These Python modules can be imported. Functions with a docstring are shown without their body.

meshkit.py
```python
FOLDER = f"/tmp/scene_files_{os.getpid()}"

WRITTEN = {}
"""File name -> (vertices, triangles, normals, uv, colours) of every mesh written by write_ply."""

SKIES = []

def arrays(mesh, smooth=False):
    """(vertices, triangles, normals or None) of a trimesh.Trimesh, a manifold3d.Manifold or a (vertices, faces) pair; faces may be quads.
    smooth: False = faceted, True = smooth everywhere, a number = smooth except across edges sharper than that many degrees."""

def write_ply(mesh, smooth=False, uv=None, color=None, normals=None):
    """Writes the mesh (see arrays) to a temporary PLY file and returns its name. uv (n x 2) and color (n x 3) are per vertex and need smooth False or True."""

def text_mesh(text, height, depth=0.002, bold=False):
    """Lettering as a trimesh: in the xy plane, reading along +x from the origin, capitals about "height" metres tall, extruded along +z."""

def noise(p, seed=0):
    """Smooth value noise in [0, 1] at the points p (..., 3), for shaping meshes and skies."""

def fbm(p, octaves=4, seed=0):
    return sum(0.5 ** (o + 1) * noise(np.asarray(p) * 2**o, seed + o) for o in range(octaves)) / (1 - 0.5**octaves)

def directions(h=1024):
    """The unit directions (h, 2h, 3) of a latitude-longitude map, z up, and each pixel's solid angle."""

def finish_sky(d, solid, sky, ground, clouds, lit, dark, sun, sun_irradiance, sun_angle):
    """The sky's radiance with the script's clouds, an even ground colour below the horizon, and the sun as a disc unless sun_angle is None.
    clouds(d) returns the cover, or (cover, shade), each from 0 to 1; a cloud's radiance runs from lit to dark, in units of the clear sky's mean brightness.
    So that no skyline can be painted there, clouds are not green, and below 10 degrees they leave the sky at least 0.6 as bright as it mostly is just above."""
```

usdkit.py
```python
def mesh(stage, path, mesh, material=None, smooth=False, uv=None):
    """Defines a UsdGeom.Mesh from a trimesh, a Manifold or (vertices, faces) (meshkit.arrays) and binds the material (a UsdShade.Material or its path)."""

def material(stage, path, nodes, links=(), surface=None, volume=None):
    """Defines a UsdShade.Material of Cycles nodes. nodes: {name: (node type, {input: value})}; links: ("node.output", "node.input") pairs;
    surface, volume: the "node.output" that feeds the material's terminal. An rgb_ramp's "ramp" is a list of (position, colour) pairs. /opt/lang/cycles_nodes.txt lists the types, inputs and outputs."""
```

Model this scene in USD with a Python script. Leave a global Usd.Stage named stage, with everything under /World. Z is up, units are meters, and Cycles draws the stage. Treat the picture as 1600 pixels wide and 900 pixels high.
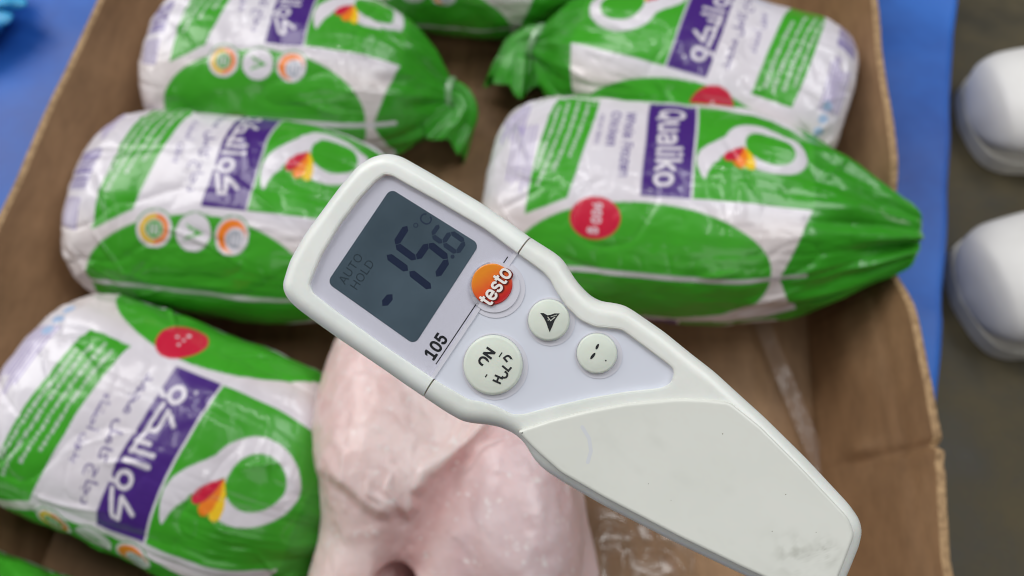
import math
import numpy as np
import trimesh, manifold3d
from shapely import contains_xy, union_all, prepare
from shapely.geometry import Polygon, LineString, Point, MultiPolygon, box as sbox
from shapely import affinity
from scipy.interpolate import PchipInterpolator
from scipy.ndimage import gaussian_filter1d
import meshkit, usdkit
from pxr import Usd, UsdGeom, UsdLux, UsdShade, Gf, Sdf, Vt

stage = Usd.Stage.CreateInMemory()
UsdGeom.SetStageUpAxis(stage, "Z")
UsdGeom.SetStageMetersPerUnit(stage, 1.0)
UsdGeom.Xform.Define(stage, "/World")
UsdGeom.Scope.Define(stage, "/World/Looks")

# ------------------------------------------------------------------ camera
PITCH = 64.0                                    # degrees below the horizon
cam = UsdGeom.Camera.Define(stage, "/World/camera")
cam.AddTranslateOp().Set(Gf.Vec3d(0, -0.165, 0.40))
cam.AddRotateXOp().Set(90.0 - PITCH)
cam.CreateHorizontalApertureAttr(36.0)
cam.CreateVerticalApertureAttr(20.25)
cam.CreateFocalLengthAttr(27.18)
cam.CreateFStopAttr(12.5)
cam.CreateFocusDistanceAttr(0.161)
cam.CreateClippingRangeAttr(Gf.Vec2f(0.01, 100.0))
cam.CreateExposureAttr(0.08)


# ------------------------------------------------------------------ lamps of the room (ceiling panels, out of view) and two added fill panels
def rect_light(name, pos, aim, w, h, power, colour):
    l = UsdLux.RectLight.Define(stage, "/World/" + name)
    l.CreateWidthAttr(w); l.CreateHeightAttr(h); l.CreateIntensityAttr(power)
    l.CreateColorAttr(Gf.Vec3f(*colour))
    p, a = np.array(pos, float), np.array(aim, float)
    z = (p - a) / np.linalg.norm(p - a)
    x = np.cross([0, 1, 0], z); x /= np.linalg.norm(x); y = np.cross(z, x)
    m = Gf.Matrix4d(*x, 0, *y, 0, *z, 0, *p, 1)
    l.AddTransformOp().Set(m)
    return l


rect_light("ceiling_light", (-1.7, 1.5, 2.3), (0.0, 0.1, 0.0), 2.0, 1.6, 5.0, (1.0, 0.985, 0.97))
rect_light("ceiling_light_001", (1.6, 0.6, 2.5), (0.1, 0.0, 0.0), 1.2, 2.0, 4.6, (0.97, 0.99, 1.0))
rect_light("ceiling_light_002", (0.5, -1.9, 2.3), (0.0, 0.0, 0.1), 2.4, 1.2, 1.4, (1.0, 0.98, 0.96))  # added fill panel on the camera side, lifts the near faces
rect_light("wall_bounce_fill", (-3.2, 0.0, 1.3), (0.0, 0.0, 0.1), 3.0, 2.2, 1.5, (1.0, 0.99, 0.97))  # added fill panel in place of light bounced off the room's walls
rect_light("ceiling_tube", (-0.2, 1.05, 2.5), (0.0, 0.1, 0.0), 1.2, 0.06, 24.0, (1.0, 1.0, 1.0))
rect_light("ceiling_tube_001", (0.35, 0.45, 2.5), (0.1, 0.0, 0.0), 0.06, 1.2, 18.0, (1.0, 1.0, 1.0))


# ------------------------------------------------------------------ helpers
def lin(r, g, b):
    c = np.array([r, g, b], float) / 255
    return np.where(c <= 0.04045, c / 12.92, ((c + 0.055) / 1.055) ** 2.4)


COUNT = {}


def free(path):
    if path not in COUNT:
        COUNT[path] = 0
        return path
    COUNT[path] += 1
    return f"{path}_{COUNT[path]:03d}"


def tag(prim, label=None, cat=None, group=None, kind=None):
    for k, v in (("label", label), ("category", cat), ("group", group), ("kind", kind)):
        if v:
            prim.SetCustomDataByKey(k, v)
    return prim


def thing(name, label, cat, group=None, matrix=None, loc=None):
    x = UsdGeom.Xform.Define(stage, free("/World/" + name))
    if matrix is not None:
        x.AddTransformOp().Set(matrix)
    elif loc is not None:
        x.AddTranslateOp().Set(Gf.Vec3d(*loc))
    return tag(x.GetPrim(), label, cat, group)


def obj(name, mesh, mat, parent=None, smooth=30, colour=None, label=None, offset=None):
    """One Mesh prim. colour: n x 3 linear colours per vertex (needs smooth True or False)."""
    base = str(parent.GetPath()) if parent is not None else "/World"
    m = usdkit.mesh(stage, free(base + "/" + name), mesh, mat, smooth=smooth)
    if colour is not None:
        UsdGeom.PrimvarsAPI(m).CreatePrimvar("print_colour", Sdf.ValueTypeNames.Color3fArray, "vertex").Set(
            Vt.Vec3fArray.FromNumpy(np.asarray(colour, np.float32)))
    if offset is not None:
        m.AddTranslateOp().Set(Gf.Vec3d(*offset))
    if label:
        m.GetPrim().SetCustomDataByKey("label", label)
    return m.GetPrim()


def look(name, colour=(0.8, 0.8, 0.8), rough=0.5, **kw):
    return usdkit.material(stage, "/World/Looks/" + name, {"p": ("principled_bsdf", dict(base_color=tuple(colour), roughness=rough, **kw))}, surface="p.BSDF")


def grid_mesh(P, close_v=False):
    """Triangles of an (n, m, 3) grid of points; close_v joins the last column to the first."""
    n, m = P.shape[:2]
    mm = m if close_v else m - 1
    i, j = np.meshgrid(np.arange(n - 1), np.arange(mm), indexing="ij")
    a = i * m + j; b = i * m + (j + 1) % m; c = (i + 1) * m + (j + 1) % m; d = (i + 1) * m + j
    q = np.stack([a, b, c, d], -1).reshape(-1, 4)
    return P.reshape(-1, 3), np.vstack([q[:, [0, 1, 2]], q[:, [0, 2, 3]]])


def fb(x, y, z=0.0, octaves=3, seed=0):
    return meshkit.fbm(np.stack(np.broadcast_arrays(np.asarray(x, float), y, z), -1), octaves, seed) - 0.5


def ridge(x, y, z=0.0, seed=0, power=5):
    n = meshkit.noise(np.stack(np.broadcast_arrays(np.asarray(x, float), y, z), -1), seed)
    return (1 - np.abs(2 * n - 1)) ** power


def text_poly(text, height, bold=True):
    """The outline of lettering as a shapely shape: x to the right, y up, centred on the middle of its box."""
    m = meshkit.text_mesh(text, height, depth=0.001, bold=bold)
    t = m.triangles[(m.face_normals[:, 2] > 0.9)][:, :, :2]
    s = union_all([Polygon(x).buffer(height * 0.004) for x in t])
    b = s.bounds
    return affinity.translate(s, -(b[0] + b[2]) / 2, -(b[1] + b[3]) / 2)


def polys(s):
    return [g for g in getattr(s, "geoms", [s]) if g.geom_type == "Polygon" and g.area > 1e-9]


def flat(shape, z0, z1):
    """Extrudes a shapely shape (mm) from z0 to z1 (mm), as a mesh in metres."""
    out = []
    for g in polys(shape):
        m = trimesh.creation.extrude_polygon(g, z1 - z0, engine="earcut")
        m.apply_translation([0, 0, z0])
        out.append(m)
    m = trimesh.util.concatenate(out)
    m.apply_scale(0.001)
    return m


def smooth_ring(pts, step=0.6, sigma=2.0):
    """A closed outline resampled evenly and smoothed."""
    p = np.array(pts, float); q = np.vstack([p, p[:1]])
    s = np.r_[0, np.cumsum(np.linalg.norm(np.diff(q, axis=0), axis=1))]
    n = int(s[-1] / step)
    t = np.linspace(0, s[-1], n, endpoint=False)
    r = np.stack([np.interp(t, s, q[:, k]) for k in range(2)], 1)
    return gaussian_filter1d(r, sigma / step, axis=0, mode="wrap")


def ring_normals(r):
    d = np.roll(r, -1, 0) - np.roll(r, 1, 0)
    d /= np.linalg.norm(d, axis=1, keepdims=True)
    n = np.stack([d[:, 1], -d[:, 0]], 1)
    area = 0.5 * np.sum(r[:, 0] * np.roll(r[:, 1], -1) - np.roll(r[:, 0], -1) * r[:, 1])
    return n if area > 0 else -n


def lofted(ring, profile, deep=None):
    """A solid from an outline (mm): profile is a list of (inset, z) from the bottom up; caps are fans of an earcut. deep: another outline for z below its value."""
    nrm = ring_normals(ring)
    area = 0.5 * np.sum(ring[:, 0] * np.roll(ring[:, 1], -1) - np.roll(ring[:, 0], -1) * ring[:, 1])
    if area < 0:
        ring, nrm = ring[::-1], nrm[::-1]
        if deep is not None:
            deep = deep[::-1]
    rows = []
    for inset, z, *w in profile:
        base = ring
        if deep is not None and w:
            base = ring * (1 - w[0]) + deep * w[0]
        rows.append(np.c_[base - nrm * inset, np.full(len(ring), z)])
    P = np.array(rows)
    v, f = grid_mesh(P, close_v=True)
    caps = []
    for row, flip in ((0, True), (len(P) - 1, False)):
        idx = np.asarray(manifold3d.triangulate([P[row][:, :2]])) + row * len(ring)
        caps.append(idx[:, ::-1] if flip else idx)
    return trimesh.Trimesh(v, np.vstack([f, *caps]), process=False)


def man(t):
    return manifold3d.Manifold(manifold3d.Mesh(np.asarray(t.vertices, np.float32), np.asarray(t.faces, np.uint32)))


def prism(shape, z0, z1):
    out = None
    for g in polys(shape):
        cs = manifold3d.CrossSection([np.array(g.exterior.coords)[:-1]] + [np.array(i.coords)[:-1] for i in g.interiors], manifold3d.FillRule.EvenOdd)
        m = cs.extrude(z1 - z0).translate((0, 0, z0))
        out = m if out is None else out + m
    return out


def mm(manifold):
    m = manifold.to_mesh()
    return trimesh.Trimesh(m.vert_properties[:, :3] * 0.001, m.tri_verts, process=False)


def revolve(profile, n=48):
    """profile: (r, z) in mm."""
    r, z = np.array(profile, float).T
    a = np.arange(n) * 2 * np.pi / n
    P = np.stack([r[:, None] * np.cos(a), r[:, None] * np.sin(a), z[:, None] + 0 * a], -1)
    v, f = grid_mesh(P, close_v=True)
    return trimesh.Trimesh(v * 0.001, f, process=False)


# ------------------------------------------------------------------ materials
def noisy(name, c0, c1, scale, rough=(0.5, 0.6), detail=4, bump=0.0, bump_scale=None, bump_dist=0.001, ramp=(0.35, 0.65), stretch=(1, 1, 1), **kw):
    nodes = {"t": ("geometry", {}), "m": ("mapping", {"scale": stretch}), "n": ("noise_texture", {"scale": scale, "detail": detail, "roughness": 0.6}),
             "r": ("rgb_ramp", {"ramp": [(ramp[0], tuple(c0)), (ramp[1], tuple(c1))]}),
             "q": ("map_range", {"from_min": 0.3, "from_max": 0.7, "to_min": rough[0], "to_max": rough[1]}),
             "p": ("principled_bsdf", kw)}
    links = [("t.position", "m.vector"), ("m.vector", "n.vector"), ("n.fac", "r.fac"), ("r.color", "p.base_color"), ("n.fac", "q.value"), ("q.result", "p.roughness")]
    if bump:
        nodes["bn"] = ("noise_texture", {"scale": bump_scale or scale * 4, "detail": 5, "roughness": 0.6})
        nodes["b"] = ("bump", {"strength": bump, "distance": bump_dist})
        links += [("m.vector", "bn.vector"), ("bn.fac", "b.height"), ("b.normal", "p.normal")]
    return usdkit.material(stage, "/World/Looks/" + name, nodes, links, surface="p.BSDF")


def printed(name, rough, bump=0.0, bump_scale=300, tint=None, tint_scale=40, speck=None, **kw):
    nodes = {"a": ("attribute", {"attribute": "print_colour"}), "p": ("principled_bsdf", dict(roughness=rough, **kw))}
    links = []
    src = "a.color"
    nodes["g"] = ("geometry", {})
    if tint:
        nodes["tn"] = ("noise_texture", {"scale": tint_scale, "detail": 4, "roughness": 0.6})
        nodes["tr"] = ("rgb_ramp", {"ramp": [(0.38, tuple(tint)), (0.62, (1, 1, 1))]})
        nodes["tm"] = ("mix", {"mix_type": "multiply", "fac": 1.0})
        links += [("g.position", "tn.vector"), ("tn.fac", "tr.fac"), (src, "tm.color1"), ("tr.color", "tm.color2")]
        src = "tm.color"
    if speck:
        nodes["sn"] = ("noise_texture", {"scale": speck[0], "detail": 3, "roughness": 0.7})
        nodes["sr"] = ("rgb_ramp", {"ramp": [(speck[1], (0, 0, 0)), (speck[1] + 0.04, (speck[3],) * 3)]})
        nodes["sm"] = ("mix", {"mix_type": "mix", "color2": tuple(speck[2])})
        links += [("g.position", "sn.vector"), ("sn.fac", "sr.fac"), ("sr.color", "sm.fac"), (src, "sm.color1")]
        src = "sm.color"
    links.append((src, "p.base_color"))
    if bump:
        nodes["bn"] = ("noise_texture", {"scale": bump_scale, "detail": 4, "roughness": 0.55})
        nodes["b"] = ("bump", {"strength": bump, "distance": 0.001})
        links += [("g.position", "bn.vector"), ("bn.fac", "b.height"), ("b.normal", "p.normal")]
    return usdkit.material(stage, "/World/Looks/" + name, nodes, links, surface="p.BSDF")


FILM = printed("printed_film", 0.30, bump=0.07, bump_scale=60, tint=(0.93, 0.91, 0.91), tint_scale=22, coat_weight=0.45, coat_roughness=0.06, specular_ior_level=0.35)
SKIN = printed("chicken_skin", 0.30, bump=0.14, bump_scale=520, tint=(0.95, 0.90, 0.89), tint_scale=70, speck=(190, 0.62, (0.86, 0.83, 0.82), 0.55),
               subsurface_weight=0.25, subsurface_scale=0.004, subsurface_radius=(1.0, 0.35, 0.25))
CONCRETE = noisy("wet_concrete", lin(54, 48, 29), lin(88, 78, 52), 22, (0.5, 0.75), 8, bump=0.35, bump_scale=120)
SHEET = noisy("blue_sheet", lin(12, 64, 150), lin(48, 112, 206), 6, (0.42, 0.6), 5, bump=0.3, bump_scale=60)
KRAFT = usdkit.material(stage, "/World/Looks/kraft_board", {
    "g": ("geometry", {}), "m": ("mapping", {"scale": (1, 0.3, 1)}),
    "n1": ("noise_texture", {"scale": 13, "detail": 6, "roughness": 0.62}), "r1": ("rgb_ramp", {"ramp": [(0.30, tuple(lin(118, 88, 60))), (0.52, tuple(lin(146, 113, 81))), (0.72, tuple(lin(162, 130, 98)))]}),
    "n2": ("noise_texture", {"scale": 160, "detail": 6, "roughness": 0.7}), "r2": ("rgb_ramp", {"ramp": [(0.3, (0.80, 0.79, 0.78)), (0.7, (1.1, 1.1, 1.1))]}),
    "mx": ("mix", {"mix_type": "multiply", "fac": 1.0}),
    "n3": ("noise_texture", {"scale": 6, "detail": 3}), "r3": ("rgb_ramp", {"ramp": [(0.56, (1, 1, 1)), (0.66, (0.74, 0.72, 0.70))]}), "mx2": ("mix", {"mix_type": "multiply", "fac": 0.8}),
    "w": ("wave_texture", {"wave_type": "bands", "bands_direction": "y", "scale": 50, "distortion": 0.6, "detail": 1}),
    "ad": ("math", {"math_type": "multiply_add", "value2": 0.35}), "b": ("bump", {"strength": 0.16, "distance": 0.0012}),
    "q": ("map_range", {"from_min": 0.3, "from_max": 0.7, "to_min": 0.5, "to_max": 0.72}), "p": ("principled_bsdf", {"specular_ior_level": 0.4})},
    [("g.position", "m.vector"), ("m.vector", "n1.vector"), ("n1.fac", "r1.fac"), ("m.vector", "n2.vector"), ("n2.fac", "r2.fac"), ("r1.color", "mx.color1"), ("r2.color", "mx.color2"),
     ("g.position", "n3.vector"), ("n3.fac", "r3.fac"), ("mx.color", "mx2.color1"), ("r3.color", "mx2.color2"), ("mx2.color", "p.base_color"), ("g.position", "w.vector"), ("w.fac", "ad.value1"),
     ("n2.fac", "ad.value3"), ("ad.value", "b.height"), ("b.normal", "p.normal"), ("n1.fac", "q.value"), ("q.result", "p.roughness")], surface="p.BSDF")
KRAFT_EDGE = noisy("kraft_board_edge", lin(142, 112, 78), lin(186, 154, 114), 300, (0.7, 0.85), 4, bump=0.5, bump_scale=900)
RUBBER = noisy("white_rubber", lin(232, 230, 228), lin(243, 242, 240), 14, (0.32, 0.5), 5)
SOLE = noisy("boot_sole_rubber", lin(206, 204, 196), lin(226, 223, 214), 18, (0.5, 0.65), 4)
CYAN = noisy("light_blue_plastic", lin(44, 150, 214), lin(76, 186, 238), 20, (0.3, 0.4), 3)
TAPE = look("packing_tape", lin(176, 150, 132), 0.18, alpha=0.42)
CLEAR = usdkit.material(stage, "/World/Looks/clear_film", {"t": ("transparent_bsdf", {"color": (0.94, 0.94, 0.95)}), "g": ("glossy_bsdf", {"color": (1, 1, 1), "roughness": 0.3}),
        "m": ("mix_closure", {"fac": 0.10})}, [("t.BSDF", "m.closure1"), ("g.BSDF", "m.closure2")], surface="m.closure")
PANE = usdkit.material(stage, "/World/Looks/display_pane", {"t": ("transparent_bsdf", {"color": (0.97, 0.97, 0.98)}), "g": ("glossy_bsdf", {"color": (1, 1, 1), "roughness": 0.04}),
        "m": ("mix_closure", {"fac": 0.035})}, [("t.BSDF", "m.closure1"), ("g.BSDF", "m.closure2")], surface="m.closure")


# ------------------------------------------------------------------ the setting: floor, low platform under a blue sheet
FLOOR_Z = -0.051
fl = obj("floor", grid_mesh(np.stack([*np.meshgrid(np.linspace(-3, 3, 7), np.linspace(-3, 3, 7), indexing="ij"), np.full((7, 7), FLOOR_Z)], -1)), CONCRETE, smooth=False)
tag(fl, kind="structure")

EDGE_P = np.array([0.96, -0.28]); EDGE_E = np.array([0.28, 0.96])
su, sv = np.meshgrid(np.r_[np.linspace(-0.75, -0.1, 90), np.linspace(-0.094, 0.226, 70)], np.linspace(-0.55, 0.85, 200), indexing="ij")
top_z = -0.0055 - 0.004 * np.clip(fb(su * 9, sv * 9, 0, 3, 3) * 2 + 0.5, 0, 1) + 0.0025 * ridge(su * 7 + 0.4 * sv * 7, sv * 5, 1.0, 5, 7) - 0.0028
rows = [np.stack([su, sv, top_z], -1)]
edge_wob = 0.0035 * fb(sv[-1] * 11, 0.0, 2.0, 3, 7) * 2
for k, a in enumerate(np.linspace(0.15, math.pi / 2, 7)):
    rows.append(np.stack([0.229 + 0.007 * np.sin(a) + edge_wob, sv[-1], top_z[-1] - 0.007 * (1 - np.cos(a))], -1)[None])
for k, d in enumerate(np.linspace(0.005, 0.032, 12)):
    rows.append(np.stack([0.236 + edge_wob + 0.006 * d / 0.035 * np.sin(sv[-1] * 60 + 3 * np.sin(sv[-1] * 17)) * 0.6, sv[-1], top_z[-1] - 0.007 - d], -1)[None])
S = np.concatenate(rows, 0)
W = np.stack([S[..., 0] * EDGE_P[0] + S[..., 1] * EDGE_E[0], S[..., 0] * EDGE_P[1] + S[..., 1] * EDGE_E[1], S[..., 2]], -1)
sh = obj("blue_sheet", grid_mesh(W), SHEET, smooth=True)
tag(sh, "blue plastic sheet spread under the cardboard box, hanging over the platform edge beside the boots", "sheet")
pl = trimesh.creation.box([0.96, 1.38, 0.036])
pl.apply_translation([-0.255, 0.15, FLOOR_Z + 0.0185])
pm = np.array([[0.96, -0.28, 0], [0.28, 0.96, 0], [0, 0, 1.0]])
pl.vertices = pl.vertices @ pm
tag(obj("platform", pl, look("platform_wood", lin(120, 104, 84), 0.7), smooth=False), kind="structure")

# ------------------------------------------------------------------ the cardboard box
BA = math.radians(-6.5)
bx = thing("cardboard_box", "open brown cardboard box holding the green and white chicken bags", "box",
           matrix=Gf.Matrix4d().SetRotate(Gf.Rotation(Gf.Vec3d(0, 0, 1), -6.5)))
LX0, LX1, LY0, LY1 = -0.213, 0.164, -0.27, 0.34
gx, gy = np.meshgrid(np.linspace(LX0 - 0.004, LX1 + 0.004, 120), np.linspace(LY0 - 0.004, LY1 + 0.004, 160), indexing="ij")
gz = 0.0016 * (fb(gx * 14, gy * 14, 0, 3, 11) * 2) - 0.0022 * ridge(gx * 26, gy * 3.0, 0, 13, 8) + 0.0012
obj("bottom_panel", grid_mesh(np.stack([gx, gy, gz], -1)), KRAFT, bx, smooth=True)

RIM_R = PchipInterpolator([-0.30, -0.1125, -0.087, -0.0596, -0.0425, 0.017, 0.0598, 0.1117, 0.1422, 0.2043, 0.36],
                          [0.1845, 0.1863, 0.1887, 0.1910, 0.1895, 0.1885, 0.1905, 0.1870, 0.1861, 0.1861, 0.187])


def board(name, s, foot, rim, height, into, label=None, seed=0, dents=()):
    """A wall of the box: s along the wall, foot / rim offsets across it; into = direction of the inside. Inner and outer faces are one sheet, the cut edge a part."""
    h = np.linspace(0, 1, 26)
    Sg, Hg = np.meshgrid(s, h, indexing="ij")
    H = height(s)[:, None]
    across = foot + (rim(s)[:, None] - foot) * Hg ** 1.08 + 0.0022 * fb(Sg * 12, Hg * 1.3, 0.0, 3, 21 + seed) * 2 - 0.0012 * into * ridge(Sg * 5, Hg * 2.0, 0, 31 + seed, 9)
    zz = Hg * H
    for (s0, h0, ws, wh, depth) in dents:
        across = across + depth * np.exp(-((Sg - s0 - 0.25 * ws * np.sin(Hg * 9)) / ws) ** 2 - ((Hg - h0) / wh) ** 2)
    t = 0.0038
    inner = np.stack([across, Sg, zz], -1)
    outer = np.stack([across - into * t, Sg, zz], -1)
    return inner, outer


def add_board(inner, outer, order):
    a = np.concatenate([inner, outer[:, ::-1]], 1)
    v, f = grid_mesh(inner[..., order] if order else inner)
    v2, f2 = grid_mesh(outer[..., order] if order else outer)
    p = obj("wall", (np.vstack([v, v2]), np.vstack([f, f2[:, ::-1] + len(v)])), KRAFT, bx, smooth=True)
    rng = np.random.default_rng(4)
    e = np.stack([inner[:, -1], inner[:, -1] * 0.66 + outer[:, -1] * 0.34, inner[:, -1] * 0.33 + outer[:, -1] * 0.67, outer[:, -1]], 1)
    e = e.copy(); e[:, 1:3, 2] += (rng.random((len(e), 2)) - 0.35) * 0.0014 + 0.0004
    v3, f3 = grid_mesh(e[..., order] if order else e)
    obj("cut_edge", (v3, f3), KRAFT_EDGE, p, smooth=True)
    return p


sR = np.linspace(LY0, LY1, 420)
hR = lambda s: 0.070 - 0.026 * np.exp(-((s - 0.050) / 0.030) ** 2) + 0.0022 * fb(s * 24, 3.0, 0, 3, 2) * 2 - 0.006 * np.exp(-((s + 0.0575) / 0.0016) ** 2) - 0.0015 * np.exp(-((s + 0.066) / 0.003) ** 2)
add_board(*board("wall", sR, LX1, RIM_R, hR, -1, seed=1, dents=((-0.0515, 0.48, 0.0035, 0.13, -0.0026), (-0.060, 0.50, 0.004, 0.13, 0.0014))), None)
sL = np.linspace(LY0, LY1, 240)
hL = lambda s: 0.075 + 0.002 * fb(s * 18, 5.0, 0, 3, 6) * 2
add_board(*board("wall", sL, LX0, lambda s: -0.2505 + 0.0016 * fb(s * 10, 9.0, 0, 2, 8) * 2, hL, 1, seed=2), None)
sB = np.linspace(LX0, LX1, 140)
flat_h = lambda s: 0.072 + 0.002 * fb(s * 18, 7.0, 0, 3, 9) * 2
add_board(*board("wall", sB, LY1, lambda s: LY1 + 0.012 + 0 * s, flat_h, -1, seed=3), [1, 0, 2])
add_board(*board("wall", sB, LY0, lambda s: LY0 - 0.012 + 0 * s, flat_h, 1, seed=4), [1, 0, 2])

# clear tape along the fold of the box floor
ts = np.linspace(0, 1, 60)
tp = np.array([0.130, 0.045]) * (1 - ts[:, None]) + np.array([0.160, -0.082]) * ts[:, None]
td = np.array([0.97, 0.22])
tw = np.linspace(-0.0046, 0.0046, 7)
T = np.stack([tp[:, 0][:, None] + td[0] * tw, tp[:, 1][:, None] + td[1] * tw, 0.0046 + 0.0006 * np.sin(ts[:, None] * 40) * np.cos(tw * 300)], -1)
tag(obj("packing_tape", grid_mesh(T), TAPE, smooth=True), "narrow clear tape strip along the fold of the box floor right of the thermometer", "tape")

# ------------------------------------------------------------------ the print of the chicken bags: a flat design in millimetres, u along the bag towards its neck, v around it
GREEN, WHITE, PURPLE, RED = lin(66, 166, 42), lin(226, 222, 230), lin(74, 42, 128), lin(206, 36, 66)
LILAC, INK, ORANGE, YELLOW, PALE_BLUE = lin(176, 164, 206), lin(104, 84, 158), lin(244, 134, 40), lin(250, 206, 40), lin(168, 194, 228)
AR_CHICKEN = [[[290,-11,293,-3,300,-5,313,-5,318,-1,316,10,307,25,314,31,327,7,328,-2,326,-7,321,-12,313,-15,301,-15]],[[208,-5,206,53,215,53,217,8,218,-1,222,-5,244,-4,264,4,251,11,235,11,234,20,239,21,253,20,273,11,281,9,282,1,274,-1,247,-13,236,-16,216,-14,211,-11]],[[249,-27,253,-24,257,-24,260,-27,260,-31,257,-34,253,-34,250,-31]],[[137,-31,138,-16,146,-2,157,7,171,14,159,17,140,17,139,25,157,27,183,20,192,19,191,10,169,4,152,-9,147,-19,146,-30,154,-39,165,-43,178,-43,191,-40,194,-48,174,-53,156,-51,142,-42]],[[166,-23,166,-19,169,-16,173,-16,176,-19,176,-23,173,-26,169,-26]],[[50,-5,48,53,57,53,61,-3,64,-5,89,-5,94,-1,93,5,73,26,73,32,82,40,107,52,110,44,83,29,101,10,104,2,102,-8,87,-15,63,-15,53,-11]],[[-81,-19,-81,-9,-77,3,-69,0,-71,-17,-62,-26,-44,-26,-34,-18,-32,-12,-33,53,-24,53,-22,10,-19,-3,-7,-5,5,13,11,19,17,21,27,18,35,5,35,-3,29,-13,17,-15,3,-10,-6,-15,-22,-14,-28,-27,-43,-36,-57,-38,-66,-35,-78,-26],[16,11,8,-2,12,-4,23,-5,26,-2,26,3,20,11]],[[-328,-11,-325,-3,-318,-5,-305,-5,-300,-1,-301,7,-311,25,-304,31,-297,21,-288,0,-283,-5,-275,-5,-264,12,-251,21,-244,20,-239,16,-231,1,-225,-5,-206,-4,-187,4,-189,7,-199,11,-215,11,-217,19,-212,21,-197,20,-178,11,-170,9,-169,1,-174,-2,-168,-5,-157,-5,-145,13,-139,19,-133,21,-123,18,-115,5,-115,-3,-118,-10,-126,-15,-138,-14,-147,-10,-156,-15,-168,-15,-176,-12,-183,-4,-208,-14,-227,-15,-235,-12,-242,-18,-252,-16,-263,-8,-274,-15,-284,-15,-293,-10,-305,-15,-317,-15],[-134,11,-142,-2,-138,-4,-127,-5,-124,-2,-124,3,-130,11],[-259,1,-249,-7,-243,-7,-241,-4,-245,7,-249,11,-255,9]],[[-203,-27,-199,-24,-195,-24,-192,-27,-192,-31,-195,-34,-199,-34,-202,-31]]]
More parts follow.
